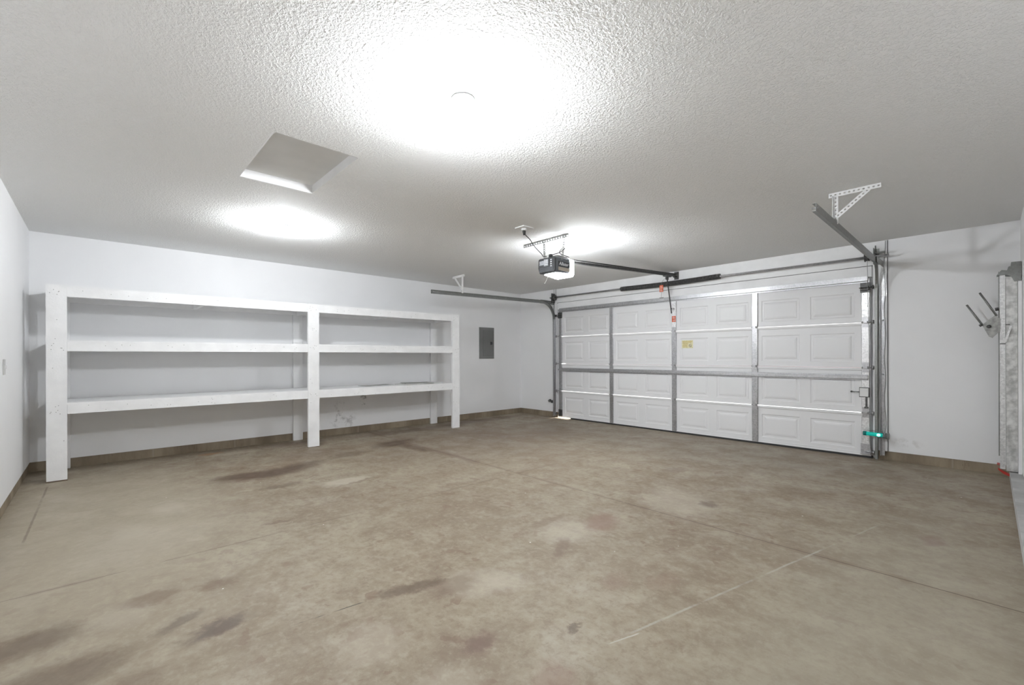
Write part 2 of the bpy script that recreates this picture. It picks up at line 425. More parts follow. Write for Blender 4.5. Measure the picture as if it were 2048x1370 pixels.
M['teal'] = simple('teal_translucent_plastic', (.01, .22, .20), .25, nscale=30, namt=.3)
M['teal_led'] = emis('teal_led_glow', (.25, 1.0, .75), 2.2)
M['teal_soft'] = emis('teal_lens_glow', (.0, .40, .33), .35)
M['porcelain'] = simple('white_porcelain', (.82, .82, .80), .25)
M['bulb1'] = emis('lit_bulb', (.925, .96, 1.0), CEILING_LAMP_RADIANCE[0])
M['bulb2'] = emis('lit_bulb_over_shelves', (.925, .96, 1.0), CEILING_LAMP_RADIANCE[1])
M['lens'] = emis('lit_opener_lens', (.925, .96, 1.0), OPENER_LENS_RADIANCE)
M['paper'] = simple('grey_cardboard', (.42, .42, .40), .8, nscale=6, namt=.15)
M['paper_light'] = simple('pale_card', (.66, .66, .64), .7, nscale=5, namt=.08)
M['red'] = simple('red_plastic', (.45, .03, .02), .5)
M['ground'] = simple('pale_driveway_concrete', (.62, .62, .62), .8, nscale=3, namt=.1)
M['wall_outer'] = simple('exterior_stucco', (.55, .52, .47), .9)
M['grime'] = simple('brown_wood_end', (.16, .12, .085), .9)

# ---------------------------------------------------------------- setting
T = .12
XA, YA = 1.7, 1.3      # alcove behind the end of the right wall
mb = MB().box((-L-.3, B-.4, -.15), (XA+.2, D+.14, 0))
struct('floor', mb, M['floor'], 'stained tan concrete garage floor with saw-cut joints', 'floor')
struct('trim_driveway', MB().box((-12, D+.141, -.2), (6, D+14, -.012)), M['ground'], 'pale concrete driveway seen through the gap under the garage door', 'driveway')

# ceiling with attic opening
HX0, HX1, HY0, HY1, HD = -3.625, -2.766, .731, 1.239, .062
mb = MB()
for a, b_ in (((-L-.2, B-.3), (HX0, D+.2)), ((HX1, B-.3), (XA+.2, D+.2)), ((HX0, B-.3), (HX1, HY0)), ((HX0, HY1), (HX1, D+.2))):
    mb.box((*a, H), (*b_, H+.10))
struct('ceiling', mb, M['ceiling'], 'white knockdown-textured garage ceiling', 'ceiling')
# attic hatch panel and its smooth liner
hatch = thing('attic_hatch', 'square recessed attic access panel in the ceiling between the two bulbs', 'hatch', (HX0, HY0, H))
obj('hatch_panel', MB().box((HX0-.03, HY0-.03, H+HD), (HX1+.03, HY1+.03, H+HD+.02)), simple('smooth_ceiling_paint', (.80, .80, .79), .6, nscale=3, namt=.04), hatch)
t_ = .008
mb = MB().box((HX0, HY0, H+.001), (HX0+t_, HY1, H+HD)).box((HX1-t_, HY0, H+.001), (HX1, HY1, H+HD)).box((HX0+t_, HY0, H+.001), (HX1-t_, HY0+t_, H+HD)).box((HX0+t_, HY1-t_, H+.001), (HX1-t_, HY1, H+HD))
obj('opening_liner', mb, M['trim'], hatch)

# walls: the board stops above the bare block curb
struct('wall_left', MB().box((-L-T, B-.3, CURB), (-L, D+T, H)), M['wall_left'], 'long white wall behind the shelves and breaker panel', 'wall')
struct('baseboard_left', MB().box((-L-T, B-.3, 0), (-L-.010, D+T, CURB)), M['curb'], 'brown bare block curb along the foot of the shelf wall', 'curb')
# back wall (runs very slightly off square)
struct('wall_back', MB().box((-L, B-T, CURB), (XA, B, H)), M['wall'], 'white wall at the left edge beside the shelves', 'wall')
struct('baseboard_back', MB().box((-L-.01, B-T, 0), (XA, B-.010, CURB)), M['curb'], 'brown curb under the wall at the left edge', 'curb')
# garage door wall with its opening
OX0, OX1, OZ = -5.605, -.885, 2.045
mb = MB().box((-L, D, CURB), (OX0, D+T, H)).box((OX1, D, CURB), (R+.0, D+T, H)).box((OX0, D, OZ), (OX1, D+T, H))
struct('wall_door_side', mb, M['wall_door'], 'white wall around the garage door', 'wall')
struct('baseboard_door_left', MB().box((-L-.01, D+.010, 0), (OX0, D+T, CURB)), M['curb'], 'short brown curb between the corner and the left door track', 'curb')
struct('baseboard_door_right', MB().box((OX1, D+.010, 0), (R, D+T, CURB)), M['curb'], 'brown block curb right of the garage door', 'curb')
# right wall (ends beside the photographer, with an alcove behind it)
mb = MB().box((R, YA, CURB), (XA, YA+T, H)).box((R, YA+T, CURB), (R+T, D+T, H))
struct('wall_right', mb, M['wall'], 'white wall at the right edge behind the galvanised rack', 'wall')
struct('baseboard_right', MB().box((R-.075, YA+.3, 0), (R+T, D+.0095, CURB*.8)), M['curb_grey'], 'light grey painted curb at the foot of the right wall', 'curb')
struct('wall_alcove', MB().box((XA, B-T, 0), (XA+T, YA+T, H)), M['wall'], 'white end wall of the alcove behind the camera', 'wall')

# door header boards and jamb boards (flat white planks)
mb = MB().box((OX0-.1, D-.018, 2.175), (OX1+.02, D, 2.436)).box((OX0+.03, D-.018, 2.05), (OX1-.02, D, 2.168))
struct('trim_header', mb, M['trim'], 'white header planks above the garage door', 'trim')
struct('trim_header_seam', MB().box((OX0, D-.008, 2.167), (OX1, D-.004, 2.176)), M['gap'], 'thin dark seam between the planks above the garage door', 'trim')
struct('trim_jamb_right', MB().box((-.895, D-.020, CURB+.002), (-.772, D, 2.436)), M['trim'], 'white vertical board right of the garage door track', 'trim')
struct('trim_jamb_right_seam', MB().box((-.771, D-.004, CURB+.002), (-.766, D+.001, 2.436)), M['gap'], 'thin dark seam beside the right door board', 'trim')
struct('trim_jamb_left', MB().box((-5.70, D-.020, CURB+.002), (-5.60, D, 2.17)), M['trim'], 'white vertical board behind the left door track', 'trim')
# exterior stop moulding keeps daylight out except at the torn corner of the bottom seal
mb = MB().box((OX0, D+.036, .05), (OX0+.075, D+T+.03, OZ-.061)).box((OX1-.075, D+.036, 0), (OX1, D+T+.03, OZ-.061)).box((OX0, D+.036, OZ-.06), (OX1, D+T+.03, OZ))
struct('trim_door_stop', mb, M['trim'], 'outer stop moulding around the garage door', 'trim')

# ---------------------------------------------------------------- garage door
DX0, DX1 = -5.575, -.915
YF = D - .012      # inner skin
ZJ = [.022, .512, 1.024, 1.536, 1.995]
door = bpy.data.objects.new('door_1', None); COL.objects.link(door); door.location = (-3.245, D, 0)
door['kind'] = 'structure'; door['label'] = 'closed white sectional garage door with raised rectangular panels'; door['category'] = 'garage door'
PX = [(-5.41, -4.975), (-4.86, -4.44), (-4.285, -3.870), (-3.745, -3.325), (-3.165, -2.745), (-2.630, -2.205), (-2.045, -1.610), (-1.500, -1.060)]
def section(z0, z1, first, last):
    mb = MB()
    pz0, pz1 = z0 + (.065 if not first else .075), z1 - .115
    y = YF; yb = YF + .045
    xs = [DX0] + [c for p in PX for c in p] + [DX1]
    zs = [z0, pz0, pz1, z1-.004]
    for i in range(len(xs)-1):
        for j in range(3):
            a, b_, c, d_ = xs[i], xs[i+1], zs[j], zs[j+1]
            if j == 1 and (a, b_) in PX:
                rings = [(0, 0), (.010, .007), (.030, .007), (.042, .001), (.060, -.002)]
                vs = []
                for ins, dep in rings:
                    vs += [(a+ins, y+dep, c+ins), (b_-ins, y+dep, c+ins), (b_-ins, y+dep, d_-ins), (a+ins, y+dep, d_-ins)]
                fs = []
                for r_ in range(len(rings)-1):
                    for k in range(4):
                        k2 = (k+1) % 4; fs.append((r_*4+k, r_*4+k2, r_*4+4+k2, r_*4+4+k))
                n_ = (len(rings)-1)*4; fs.append((n_, n_+1, n_+2, n_+3))
                mb.add(vs, fs)
            else:
                mb.add([(a, y, c), (b_, y, c), (b_, y, d_), (a, y, d_)], [(0, 1, 2, 3)])
    x0, x1, za, zb = DX0, DX1, z0, z1-.004
    mb.add([(x0,y,za),(x1,y,za),(x1,yb,za),(x0,yb,za),(x0,y,zb),(x1,y,zb),(x1,yb,zb),(x0,yb,zb)], [(0,1,2,3),(4,5,6,7),(3,2,6,7),(0,3,7,4),(1,2,6,5)])
    # rounded lips at the joint
    if not last:
        mb.prism([(0,0),(-.006,.004),(-.012,.004),(-.014,.010),(-.014,.026),(-.012,.030),(0,.033)], (x0, y, z1-.036), (0,1,0), (0,0,1), (x1-x0, 0, 0))
    if not first:
        mb.prism([(0,0),(-.005,.002),(-.005,.010),(0,.012)], (x0, y, z0+.004), (0,1,0), (0,0,1), (x1-x0, 0, 0))
    return mb
for i in range(4):
    obj('door_section', section(ZJ[i], ZJ[i+1], i == 0, i == 3), M['door'], door)
# bottom retainer ribs, rubber seal (torn away at the left corner)
mb = MB().box((DX0+.02, YF-.010, .024), (DX1, YF, .036)).box((DX0+.02, YF-.006, .052), (DX1, YF, .060))
obj('bottom_rail', mb, M['door'], door)
obj('bottom_seal', MB().box((DX0+.30, YF-.004, 0.0), (DX1+.01, YF+.050, .0225)).box((DX0, YF+.0, .0185), (DX0+.30, YF+.040, .0225)), M['rubber'], door)
# vertical stiles, one piece per section
SX = [(-5.548, -5.470), (-4.412, -4.340), (-3.290, -3.218), (-2.160, -2.088), (-.998, -.922)]
for k, (a, b_) in enumerate(SX):
    for i in range(4):
        z0 = ZJ[i] + (.004 if i else .006); z1 = ZJ[i+1] - .010 + (.045 if k == 4 and i == 3 else 0)
        w_ = b_-a
        poly = [(0, 0), (w_*.0, -.012), (w_*.06, -.015), (w_*.94, -.015), (w_, -.012), (w_, 0)]
        mb = MB().prism(poly, (a, YF, z0), (1,0,0), (0,1,0), (0,0,z1-z0))
        for q in range(4):     # screw heads
            zz = z0 + .04 + q*(z1-z0-.08)/3
            mb.lathe([(.005, 0), (.005, .003), (.002, .004)], ((a+b_)/2 + (.018 if q % 2 else -.018), YF-.015, zz), (0,-1,0), 8)
        top_right = (k == 4)
        obj('stile', mb, M['galv_light'] if (k == 4 or (k == 2 and i == 3)) else M['galv'], door)  # paler stiles have the lamp glare put into their colour
# hinges at every joint
def hinge(xc, z, end):
    mb = MB()
    mb.box((xc-.030, YF-.020, z-.055), (xc+.030, YF-.0155, z-.008)).box((xc-.030, YF-.020, z+.012), (xc+.030, YF-.0155, z+.060))
    mb.prism([(-.034, -.020), (-.018, -.046), (.018, -.046), (.034, -.020), (.026, -.020), (.013, -.038), (-.013, -.038), (-.026, -.020)], (xc, YF, z-.010), (1,0,0), (0,1,0), (0,0,.022))
    mb.tube([(xc-.036, YF-.030, z), (xc+.036, YF-.030, z)], .007, 8)
    h = obj('hinge', mb, M['galv'], door)
    if end:
        s_ = -1 if xc < -3 else 1
        mbr = MB().tube([(xc+s_*.02, YF-.050, z), (xc+s_*.072, YF-.050, z)], .006, 8)
        mbr.lathe([(.008, -.008), (.021, -.008), (.021, .008), (.008, .008)], (xc+s_*.072, YF-.050, z), (1,0,0), 16)
        obj('roller', mbr, M['galv'], h)
for k, (a, b_) in enumerate(SX):
    for zj in ZJ[1:4]:
        hinge((a+b_)/2, zj, k in (0, 4))
# bottom corner brackets and top roller brackets
for s_, xc in ((-1, -5.51), (1, -.96)):
    mb = MB().box((xc-.045, YF-.019, .045), (xc+.045, YF-.0155, .16)).box((xc-.045, YF-.055, .045), (xc+.045, YF-.019, .055)).tube([(xc, YF-.042, .075), (xc+s_*.078, YF-.042, .075)], .006, 8)
    mb.lathe([(.008, -.008), (.021, -.008), (.021, .008), (.008, .008)], (xc+s_*.075, YF-.042, .075), (1,0,0), 16)
    obj('bottom_bracket', mb, M['dark_steel'] if s_ < 0 else M['galv'], door)
    mb = MB().box((xc-.045, YF-.030, 1.875), (xc+.045, YF-.016, 1.985)).box((xc-.04, YF-.075, 1.90), (xc+.04, YF-.030, 1.912)).box((xc-.035, YF-.080, 1.93), (xc+.035, YF-.030, 1.94))
    mb.tube([(xc-.05, YF-.062, 1.925), (xc+s_*.076, YF-.062, 1.925)], .006, 8)
    mb.lathe([(.008, -.008), (.021, -.008), (.021, .008), (.008, .008)], (xc+s_*.074, YF-.062, 1.925), (1,0,0), 16)
    obj('top_roller_bracket', mb, M['dark_steel'], door)
# horizontal reinforcing struts
def strut(z, h, x0, x1, mat, name='strut'):
    y = YF - .0158
    t = .002
    poly = [(0, 0), (-.016, 0), (-.019, .010), (-.050, .010), (-.050, h-.010), (-.019, h-.010), (-.016, h), (0, h), (0, h-t), (-.014, h-t), (-.017, h-.010-t), (-.048, h-.010-t), (-.048, .010+t), (-.017, .010+t), (-.014, t), (0, t)]
    # hat-shaped section standing off the door
    mb = MB().prism([(0,0),(-.004,0),(-.004,.014),(-.034,.018),(-.034,h-.018),(-.004,h-.014),(-.004,h),(0,h),(0,h-.018),(-.028,h-.022),(-.028,.022),(0,.018)], (x0, y, z), (0,1,0), (0,0,1), (x1-x0, 0, 0))
    return obj(name, mb, mat, door)
strut(.878, .066, DX0+.04, DX1-.022, M['galv'])
strut(1.985, .075, DX0+.04, DX1-.022, M['galv'])
# slide lock on the right
mb = MB().box((-1.010, YF-.045, .695), (-.930, YF-.0152, .790))
obj('lock_shadow_outline', MB().box((-1.018, YF-.0185, .687), (-.922, YF-.0153, .798)), M['dark_steel'], door)  # dark plate added as the shadow outline around the lock box
lk = obj('lock_box', mb, M['white_plastic'], door, bevel=.003)
obj('lock_lever', MB().box((-1.085, YF-.028, .742), (-1.010, YF-.024, .750)).lathe([(.010, 0), (.010, .016)], (-1.088, YF-.034, .746), (0,1,0), 12), M['dark_steel'], lk)
obj('lock_strap', MB().box((-.962, YF-.022, .575), (-.944, YF-.0155, .690)).box((-.972, YF-.024, .560), (-.934, YF-.0155, .580)), M['dark_steel'], door)
# operator bracket where the arm meets the door
mb = MB().box((-3.298, YF-.034, 1.845), (-3.212, YF-.0155, 1.90)).box((-3.275, YF-.075, 1.858), (-3.262, YF-.034, 1.884)).box((-3.248, YF-.075, 1.858), (-3.235, YF-.034, 1.884)).tube([(-3.285, YF-.063, 1.871), (-3.225, YF-.063, 1.871)], .008, 8)
obj('arm_bracket', mb, M['galv_light'], door)
# stickers
mb = MB().box((-3.284, YF-.0168, 1.675), (-3.224, YF-.0152, 1.765)).use(1)
for zz in (1.688, 1.700, 1.722, 1.735, 1.750): mb.box((-3.276+random.random()*.012, YF-.0174, zz), (-3.232-random.random()*.012, YF-.0166, zz+.004))
st = obj('warning_sticker', mb, [M['orange'], M['orange_white']], door, label='orange warning sticker on the middle stile')
ly = YF - .0022
mb = MB().box((-3.135, ly-.0010, 1.275), (-2.965, ly+.001, 1.392)).use(1)
for r_, (a, b_) in enumerate([(-3.125, -2.975), (-3.125, -2.99), (-3.12, -3.04), (-3.12, -3.045), (-3.12, -3.05), (-3.12, -3.045)]):
    mb.box((a, ly-.0018, 1.372-r_*.016), (b_, ly-.0010, 1.380-r_*.016))
mb.use(2)
mb.tube([(-3.005+.018*math.cos(a*PI/10), ly-.0018, 1.312+.018*math.sin(a*PI/10)) for a in range(21)], .0022, 6).tube([(-3.018, ly-.0018, 1.325), (-2.992, ly-.0018, 1.299)], .0022, 6)
obj('yellow_label', mb, [M['yellow_pale'], M['yellow_mid'], M['print_dark']], door, label='faded yellow caution label')

# ---------------------------------------------------------------- door tracks
def channel(w, h, t=.003):
    # C section: open towards +side
    return [(-w/2, -h/2), (w/2, -h/2), (w/2, -h/2+t), (-w/2+t, -h/2+t), (-w/2+t, h/2-t), (w/2, h/2-t), (w/2, h/2), (-w/2, h/2)]
def track(s_, xv, xh, label, sag, hang):
    """s_ = -1 left, +1 right of the door. Opening of the C faces the door."""
    t = thing('door_track', label, 'door track', (xv, D-.05, 0), 'pair of garage door tracks')
    yv = YF - .058
    sec = [(-s_*a, b_) for a, b_ in channel(.024, .056)]
    if s_ > 0: sec = sec[::-1]
    # vertical
    path = [(xv, yv, .03 if s_ < 0 else .012), (xv, yv, 1.86)]
    obj('vertical_track', MB().sweep(sec, path, [(0, -1, 0)]*2), M['galv'] if s_ < 0 else M['track'], t)
    Rr = .31
    arc = [(xv + (xh-xv)*i/10, yv - Rr + Rr*math.cos(i*PI/20), 1.86 + Rr*math.sin(i*PI/20)) for i in range(11)]
    ups = [(0, -math.cos(i*PI/20), -math.sin(i*PI/20)) for i in range(11)]
    obj('curved_track', MB().sweep(sec, arc, ups), M['track'], t)
    zc = 1.86 + Rr
    y1 = 3.62
    pth = [(xh, yv-Rr, zc), (xh, y1, zc - sag)]
    obj('horizontal_track', MB().sweep(sec, pth, [(0, 0, -1)]*2), M['track'], t)
    # jamb angle and track brackets
    xo = xv + s_*.030
    mb = MB().box((xo-.002, YF-.05, .05), (xo+.002, D-.021, 1.95)).box((xo, D-.025, .05), (xo+s_*.035, D-.021, 1.95))
    obj('jamb_angle', mb, M['galv'], t)
    for z in (.30, .95, 1.55):
        mb = MB().box((xo-.003, YF-.058, z-.03), (xo+.003, D-.022, z+.03)).box((xo, D-.028, z-.03), (xo+s_*(.10 if s_ < 0 and z < .5 else .04), D-.021, z+.03) if z > .5 or s_ > 0 else (xo+s_*.09, D-.021, z+.02))
        mb.lathe([(.009, 0), (.009, .008)], (xo+s_*.022, D-.028, z), (0,-1,0), 8)
        obj('track_bracket', mb, M['dark_steel'] if s_ < 0 else M['galv'], t)
    # flag bracket at the top of the upright
    if s_ > 0:
        mb = MB().prism([(0, 0), (.055, 0), (.055, .055), (.040, .26), (.0, .33)], (xo, D-.026, 1.82), (1,0,0), (0,0,1), (0, .003, 0))
        obj('flag_bracket', mb, M['galv_light'], t)
    else:
        mb = MB().prism([(0, 0), (-.05, 0), (-.055, .10), (-.02, .33), (0, .35)], (xo, D-.026, 1.83), (1,0,0), (0,0,1), (0, .003, 0))
        obj('flag_bracket', mb, M['galv'], t)
    # angle bar joining track end to the header
    mb = MB().box((xh-.02, yv-Rr-.05, zc+.028), (xh+.02, D-.028, zc+.032)).box((xh+s_*.018, yv-Rr-.05, zc-.03), (xh+s_*.022, D-.028, zc+.032))
    obj('tie_angle', mb, M['track'], t)
    # ceiling hanger of perforated angle, painted white
    yh = hang['y']; x_leg = xh + s_*0.0
    zt = zc - sag*(D-.4-yh)/2.7 + .029
    def bar(p0, p1, w, nrm, name):
        p0, p1 = Vector(p0), Vector(p1); u = p1-p0; n = Vector(nrm); v = n.cross(u).normalized()
        mbb = MB().holed(p0 - v*w/2, u, v, n, u.length, w, pitch=.030, hole=.0062, th=.003)
        return mbb
    hx = hang['x']
    mb = bar((hx[0], yh, H-.018), (hx[1], yh, H-.018), .034, (0, 1, 0), 'b'); mb.box((hx[0], yh-.001, H-.004), (hx[1], yh+.034, H-.001))
    hh = obj('ceiling_angle', mb, M['white_enamel'], t)
    mb = bar((hang['leg'], yh-.004, H-.03), (hang['leg'], yh-.004, zt-.02), .034, (0, 1, 0), 'b')
    # folded second flange of the leg
    u = Vector((0, 0, zt-.02-H+.03))
    mb.holed((hang['leg']-s_*.017, yh-.004, H-.03), u, (0, -1, 0), (s_, 0, 0), u.length, .030, .030, .005, .003)
    obj('hanger_leg', mb, M['white_enamel'], t)
    mb = bar((hang['dtop'], yh-.009, H-.03), (hang['leg']+ (0.006 if s_ > 0 else -.006), yh-.009, zt+.035), .032, (0, 1, 0), 'b')
    obj('diagonal_brace', mb, M['white_enamel'], t)
    obj('bolt', MB().lathe([(.010, 0), (.010, .012)], (hang['leg'], yh-.012, zt+.01), (0,-1,0), 8), M['galv'], t)
    mb = MB().tube([(xh-.02, y1+.03, zc-sag), (xh+.02, y1+.03, zc-sag)], .006, 8)
    obj('bolt', mb, M['galv'], t)
    return t
track(-1, -5.625, -5.640, 'left garage door track with horizontal rail reaching over the breaker panel', .045, dict(y=4.17, x=(-5.87, -5.56), leg=-5.60, dtop=-5.80))
track(1, -.858, -.825, 'right garage door track with rail hung from a large white triangular bracket', -.015, dict(y=4.24, x=(-.868, -.545), leg=-.822, dtop=-.615))

# ---------------------------------------------------------------- torsion shaft, spring, drums
ts = thing('torsion_spring_assembly', 'black torsion spring on a long steel shaft above the garage door', 'door spring', (-3.25, D-.09, 2.26))
YS, ZS = D-.10, 2.262
obj('shaft', MB().tube([(-5.70, YS, ZS+.008), (-.745, YS, ZS-.008)], .0145, 12), M['galv'], ts)
# spring coil
mb = MB()
turns = 92; x0, x1 = -4.09, -2.58; rc = .031
pts = []
for i in range(turns*10+1):
    a = i*2*PI/10; x = x0 + (x1-x0)*i/(turns*10)
    sag = -.012*math.sin(PI*(x-x0)/(x1-x0))
    pts.append((x, YS + rc*math.cos(a), ZS + sag + rc*math.sin(a)))
mb.tube(pts, .0078, 5)
obj('spring', mb, M['dark_steel'], ts)
mb = MB().lathe([(.018, -.03), (.036, -.03), (.036, .0), (.026, .02), (.018, .03)], (x0-.01, YS, ZS), (1,0,0), 16)
obj('winding_cone', mb, M['dark_steel'], ts)
mb = MB().lathe([(.018, -.03), (.026, -.02), (.036, .0), (.036, .03), (.018, .03)], (x1+.01, YS, ZS), (1,0,0), 16)
obj('winding_cone', mb, M['dark_steel'], ts)
for xx, sg in ((-5.600, 1), (-.925, -1)):
    prof = [(.016, -.03), (.030, -.03), (.030, -.018), (.048, -.014)] + [(.048 if k % 2 else .044, -.014 + .006*k) for k in range(1, 7)] + [(.054, .024), (.054, .030), (.016, .030)]
    obj('cable_drum', MB().lathe([(a, b_*sg) for a, b_ in prof], (xx, YS, ZS), (1,0,0), 20), M['dark_steel'], ts)
    bx = xx - sg*.048
    mb = MB().prism([(-.045, -.09), (.030, -.09), (.045, .0), (.030, .09), (-.045, .09)], (bx-.0015, YS+.02, ZS), (0,1,0), (0,0,1), (.003, 0, 0)).box((bx-.002, D-.026, ZS-.09), (bx-sg*.04, D-.019, ZS+.09))
    mb.lathe([(.016, -.012), (.026, -.012), (.026, .012), (.016, .012)], (bx, YS, ZS), (1,0,0), 16)
    obj('bearing_plate', mb, M['track'] if sg < 0 else M['dark_steel'], ts)
    mb = MB().tube([(xx, YS-.049, ZS), (xx-sg*.012, YF-.060 if sg > 0 else YF-.045, .10)], .0025, 6)
    obj('lift_cable', mb, M['galv'], ts)
# thin uprights above the left drum, rod above the right one
for xr in (-5.665, -5.60): obj('hanger_rod', MB().tube([(xr, D-.04, ZS+.04), (xr, D-.04, H-.002)], .004, 6), M['galv'], ts)
obj('winding_rod', MB().tube([(-.868, D-.045, ZS-.02), (-.868, D-.045, ZS+.125)], .006, 8), M['track'], ts)
obj('shaft_end', MB().tube([(-.868, D-.09, ZS+.03), (-.775, D-.09, ZS+.034)], .011, 8), M['track'], ts)

# ---------------------------------------------------------------- opener
OXC = -3.212
op = thing('garage_door_opener', 'dark grey ceiling-hung garage door opener with a glowing lens', 'garage door opener', (OXC, 3.6, 2.04))
hx0, hx1, hy0, hy1, hz0, hz1 = -3.335, -3.088, 3.50, 3.735, 2.048, 2.212
mb = MB().prism([(hx0+.015, hz0), (hx1-.012, hz0), (hx1, hz0+.03), (hx1, hz1-.01), (hx1-.02, hz1), (hx0+.02, hz1), (hx0, hz1-.012), (hx0-.006, hz0+.06)], (0, hy0+.012, 0), (1,0,0), (0,0,1), (0, hy1-hy0-.012, 0))
hs = obj('housing', mb, M['housing'], op, bevel=.004)
mb = MB().prism([(hx0+.018, hz0+.004), (hx1-.012, hz0+.004), (hx1-.004, hz0+.03), (hx1-.004, hz1-.014), (hx1-.022, hz1-.004), (hx0+.022, hz1-.004), (hx0+.004, hz1-.014), (hx0, hz0+.06)], (0, hy0-.004, 0), (1,0,0), (0,0,1), (0, .018, 0))
fp = obj('end_cover', mb, M['black'], op, bevel=.004)
# louvres, pale label area, antenna socket on the end cover
for k in range(4): obj('vent_rib', MB().box((hx0+.03, hy0-.009, hz0+.018+k*.011), (hx1-.03, hy0-.004, hz0+.024+k*.011)), M['housing'], fp)
mb = MB().box((hx0+.022, hy0-.0062, hz0+.088), (hx0+.086, hy0-.0045, hz1-.030))
obj('end_label', mb, M['decal_pale'], fp)
mb = MB().box((hx0+.092, hy0-.012, hz0+.072), (hx0+.152, hy0-.0045, hz1-.020))
mb.use(1)
for k in range(4): mb.box((hx0+.178, hy0-.0062, hz0+.060+k*.022), (hx0+.200, hy0-.0045, hz0+.072+k*.022))
for k in range(3): mb.box((hx0+.098, hy0-.0126, hz0+.084+k*.018), (hx0+.146, hy0-.0118, hz0+.092+k*.018))
obj('control_panel', mb, [M['decal_pale'], M['decal_white']], fp)
obj('wire_terminal', MB().lathe([(.022, 0), (.022, .03), (.014, .034)], (hx0+.165, hy0+.018, hz1-.004), (0, 0, 1), 14), M['black'], op)
obj('limit_knob', MB().box((hx0+.118, hy0+.008, hz1), (hx0+.142, hy0+.03, hz1+.022)), M['white_plastic'], op)
# side panel decal band with lettering strokes
mb = MB().box((hx1-.001, hy0+.045, hz0+.062), (hx1+.0022, hy1-.012, hz0+.115))
sd = obj('side_band', mb, M['black'], op)
mb = MB().box((hx1-.001, hy0+.045, hz0+.020), (hx1+.0022, hy1-.012, hz0+.056))
obj('side_strip', mb, M['tan'], op)
fc = bpy.data.curves.new('side_lettering', 'FONT'); fc.body = 'Allister'; fc.size = .052; fc.extrude = .0006; fc.shear = .25
fc.materials.append(M['decal_white'])
ftmp = bpy.data.objects.new('lettering_source', fc); COL.objects.link(ftmp)
bpy.context.view_layer.update()
fm = bpy.data.meshes.new_from_object(ftmp.evaluated_get(bpy.context.evaluated_depsgraph_get()))
bpy.data.objects.remove(ftmp)
fo = bpy.data.objects.new('side_lettering', fm); COL.objects.link(fo); fo.parent = sd
fo.matrix_local = Matrix.Translation(Vector((hx1+.0032, hy0+.052, hz0+.074)) - rootloc(sd)) @ Matrix.Rotation(PI/2, 4, 'Z') @ Matrix.Rotation(PI/2, 4, 'X')
mb = MB().box((hx0+.04, hy0+.05, hz1), (hx1-.02, hy1-.02, hz1+.018)).box((hx0+.06, hy0+.11, hz1+.018), (hx1-.05, hy1-.03, hz1+.03))
obj('chassis_top', mb, M['housing_top'], op, bevel=.003)
# glowing lens: wraps the door-side end and the underside
mb = MB().prism([(hx0+.01, hz0-.022), (hx1-.012, hz0-.022), (hx1+.002, hz0+.0), (hx1+.002, hz1-.005), (hx1-.02, hz1), (hx0+.02, hz1), (hx0, hz1-.01), (hx0-.004, hz0+.0)], (0, hy1, 0), (1,0,0), (0,0,1), (0, .070, 0))
obj('lamp_lens', mb, M['lens'], op, bevel=.012)
mb = MB().prism([(hy0+.07, hz0-.001), (hy1, hz0-.001), (hy1, hz0-.018), (hy0+.16, hz0-.010)], (hx0+.02, 0, 0), (0,1,0), (0,0,1), (hx1-hx0-.036, 0, 0))
obj('underside_lens', mb, M['lens'], op)
# ceiling angle and straps
mb = MB().holed((-3.655, 3.592, H-.034), (1,0,0), (0,0,1), (0,1,0), .665, .032, .036, .0075, .003).box((-3.655, 3.592, H-.003), (-2.99, 3.625, H-.0005))
obj('ceiling_angle', mb, M['track'], op)
for xs_, w_ in ((-3.335, .026), (-3.040, .026)):
    xb = hx0+.012 if xs_ < -3.2 else hx1-.006
    p0 = Vector((xs_, 3.588, H-.005)); p1 = Vector((xb + (0 if xs_ < -3.2 else .02), 3.588, hz1-.03)); u = p1-p0
    mb = MB().holed(p0-Vector((w_/2, 0, 0)), u, (1,0,0), (0,1,0), u.length, w_, .026, .005, .003)
    obj('hanging_strap', mb, M['track'], op)
obj('cross_brace', MB().tube([(-3.245, 3.584, H-.03), (-3.33, 3.584, hz1+.07)], .003, 6), M['galv'], op)
obj('cross_brace', MB().tube([(-3.235, 3.580, H-.03), (-3.315, 3.580, hz1+.055)], .002, 6), M['galv'], op)
# rail, chain, trolley, header bracket
ra, rb = Vector((OXC, 3.79, 2.222)), Vector((OXC, 6.36, 2.372))
sec = [(-.016, -.022), (.016, -.022), (.016, -.016), (.004, -.013), (.004, .013), (.016, .016), (.016, .022), (-.016, .022), (-.016, .016), (-.004, .013), (-.004, -.013), (-.016, -.016)]
obj('rail', MB().sweep(sec, [ra, rb], [(0,0,1)]*2), M['dark_steel'], op)
for sx in (.024, -.024): obj('chain', MB().tube([ra+Vector((sx, 0, .006)), rb+Vector((sx, 0, -.006))], .005, 6), M['dark_steel'], op)
mb = MB().box((OXC-.03, 6.33, 2.34), (OXC+.03, D-.019, 2.40)).box((OXC-.035, D-.024, 2.31), (OXC+.035, D-.019, 2.425)).lathe([(.022, -.01), (.022, .01)], (OXC, 6.335, 2.372), (1,0,0), 14)
obj('header_bracket', mb, M['dark_steel'], op)
tr = obj('trolley', MB().box((OXC-.028, 6.02, 2.318), (OXC+.028, 6.17, 2.338)).box((OXC-.010, 6.06, 2.275), (OXC+.010, 6.12, 2.318)), M['dark_steel'], op)
mb = MB()
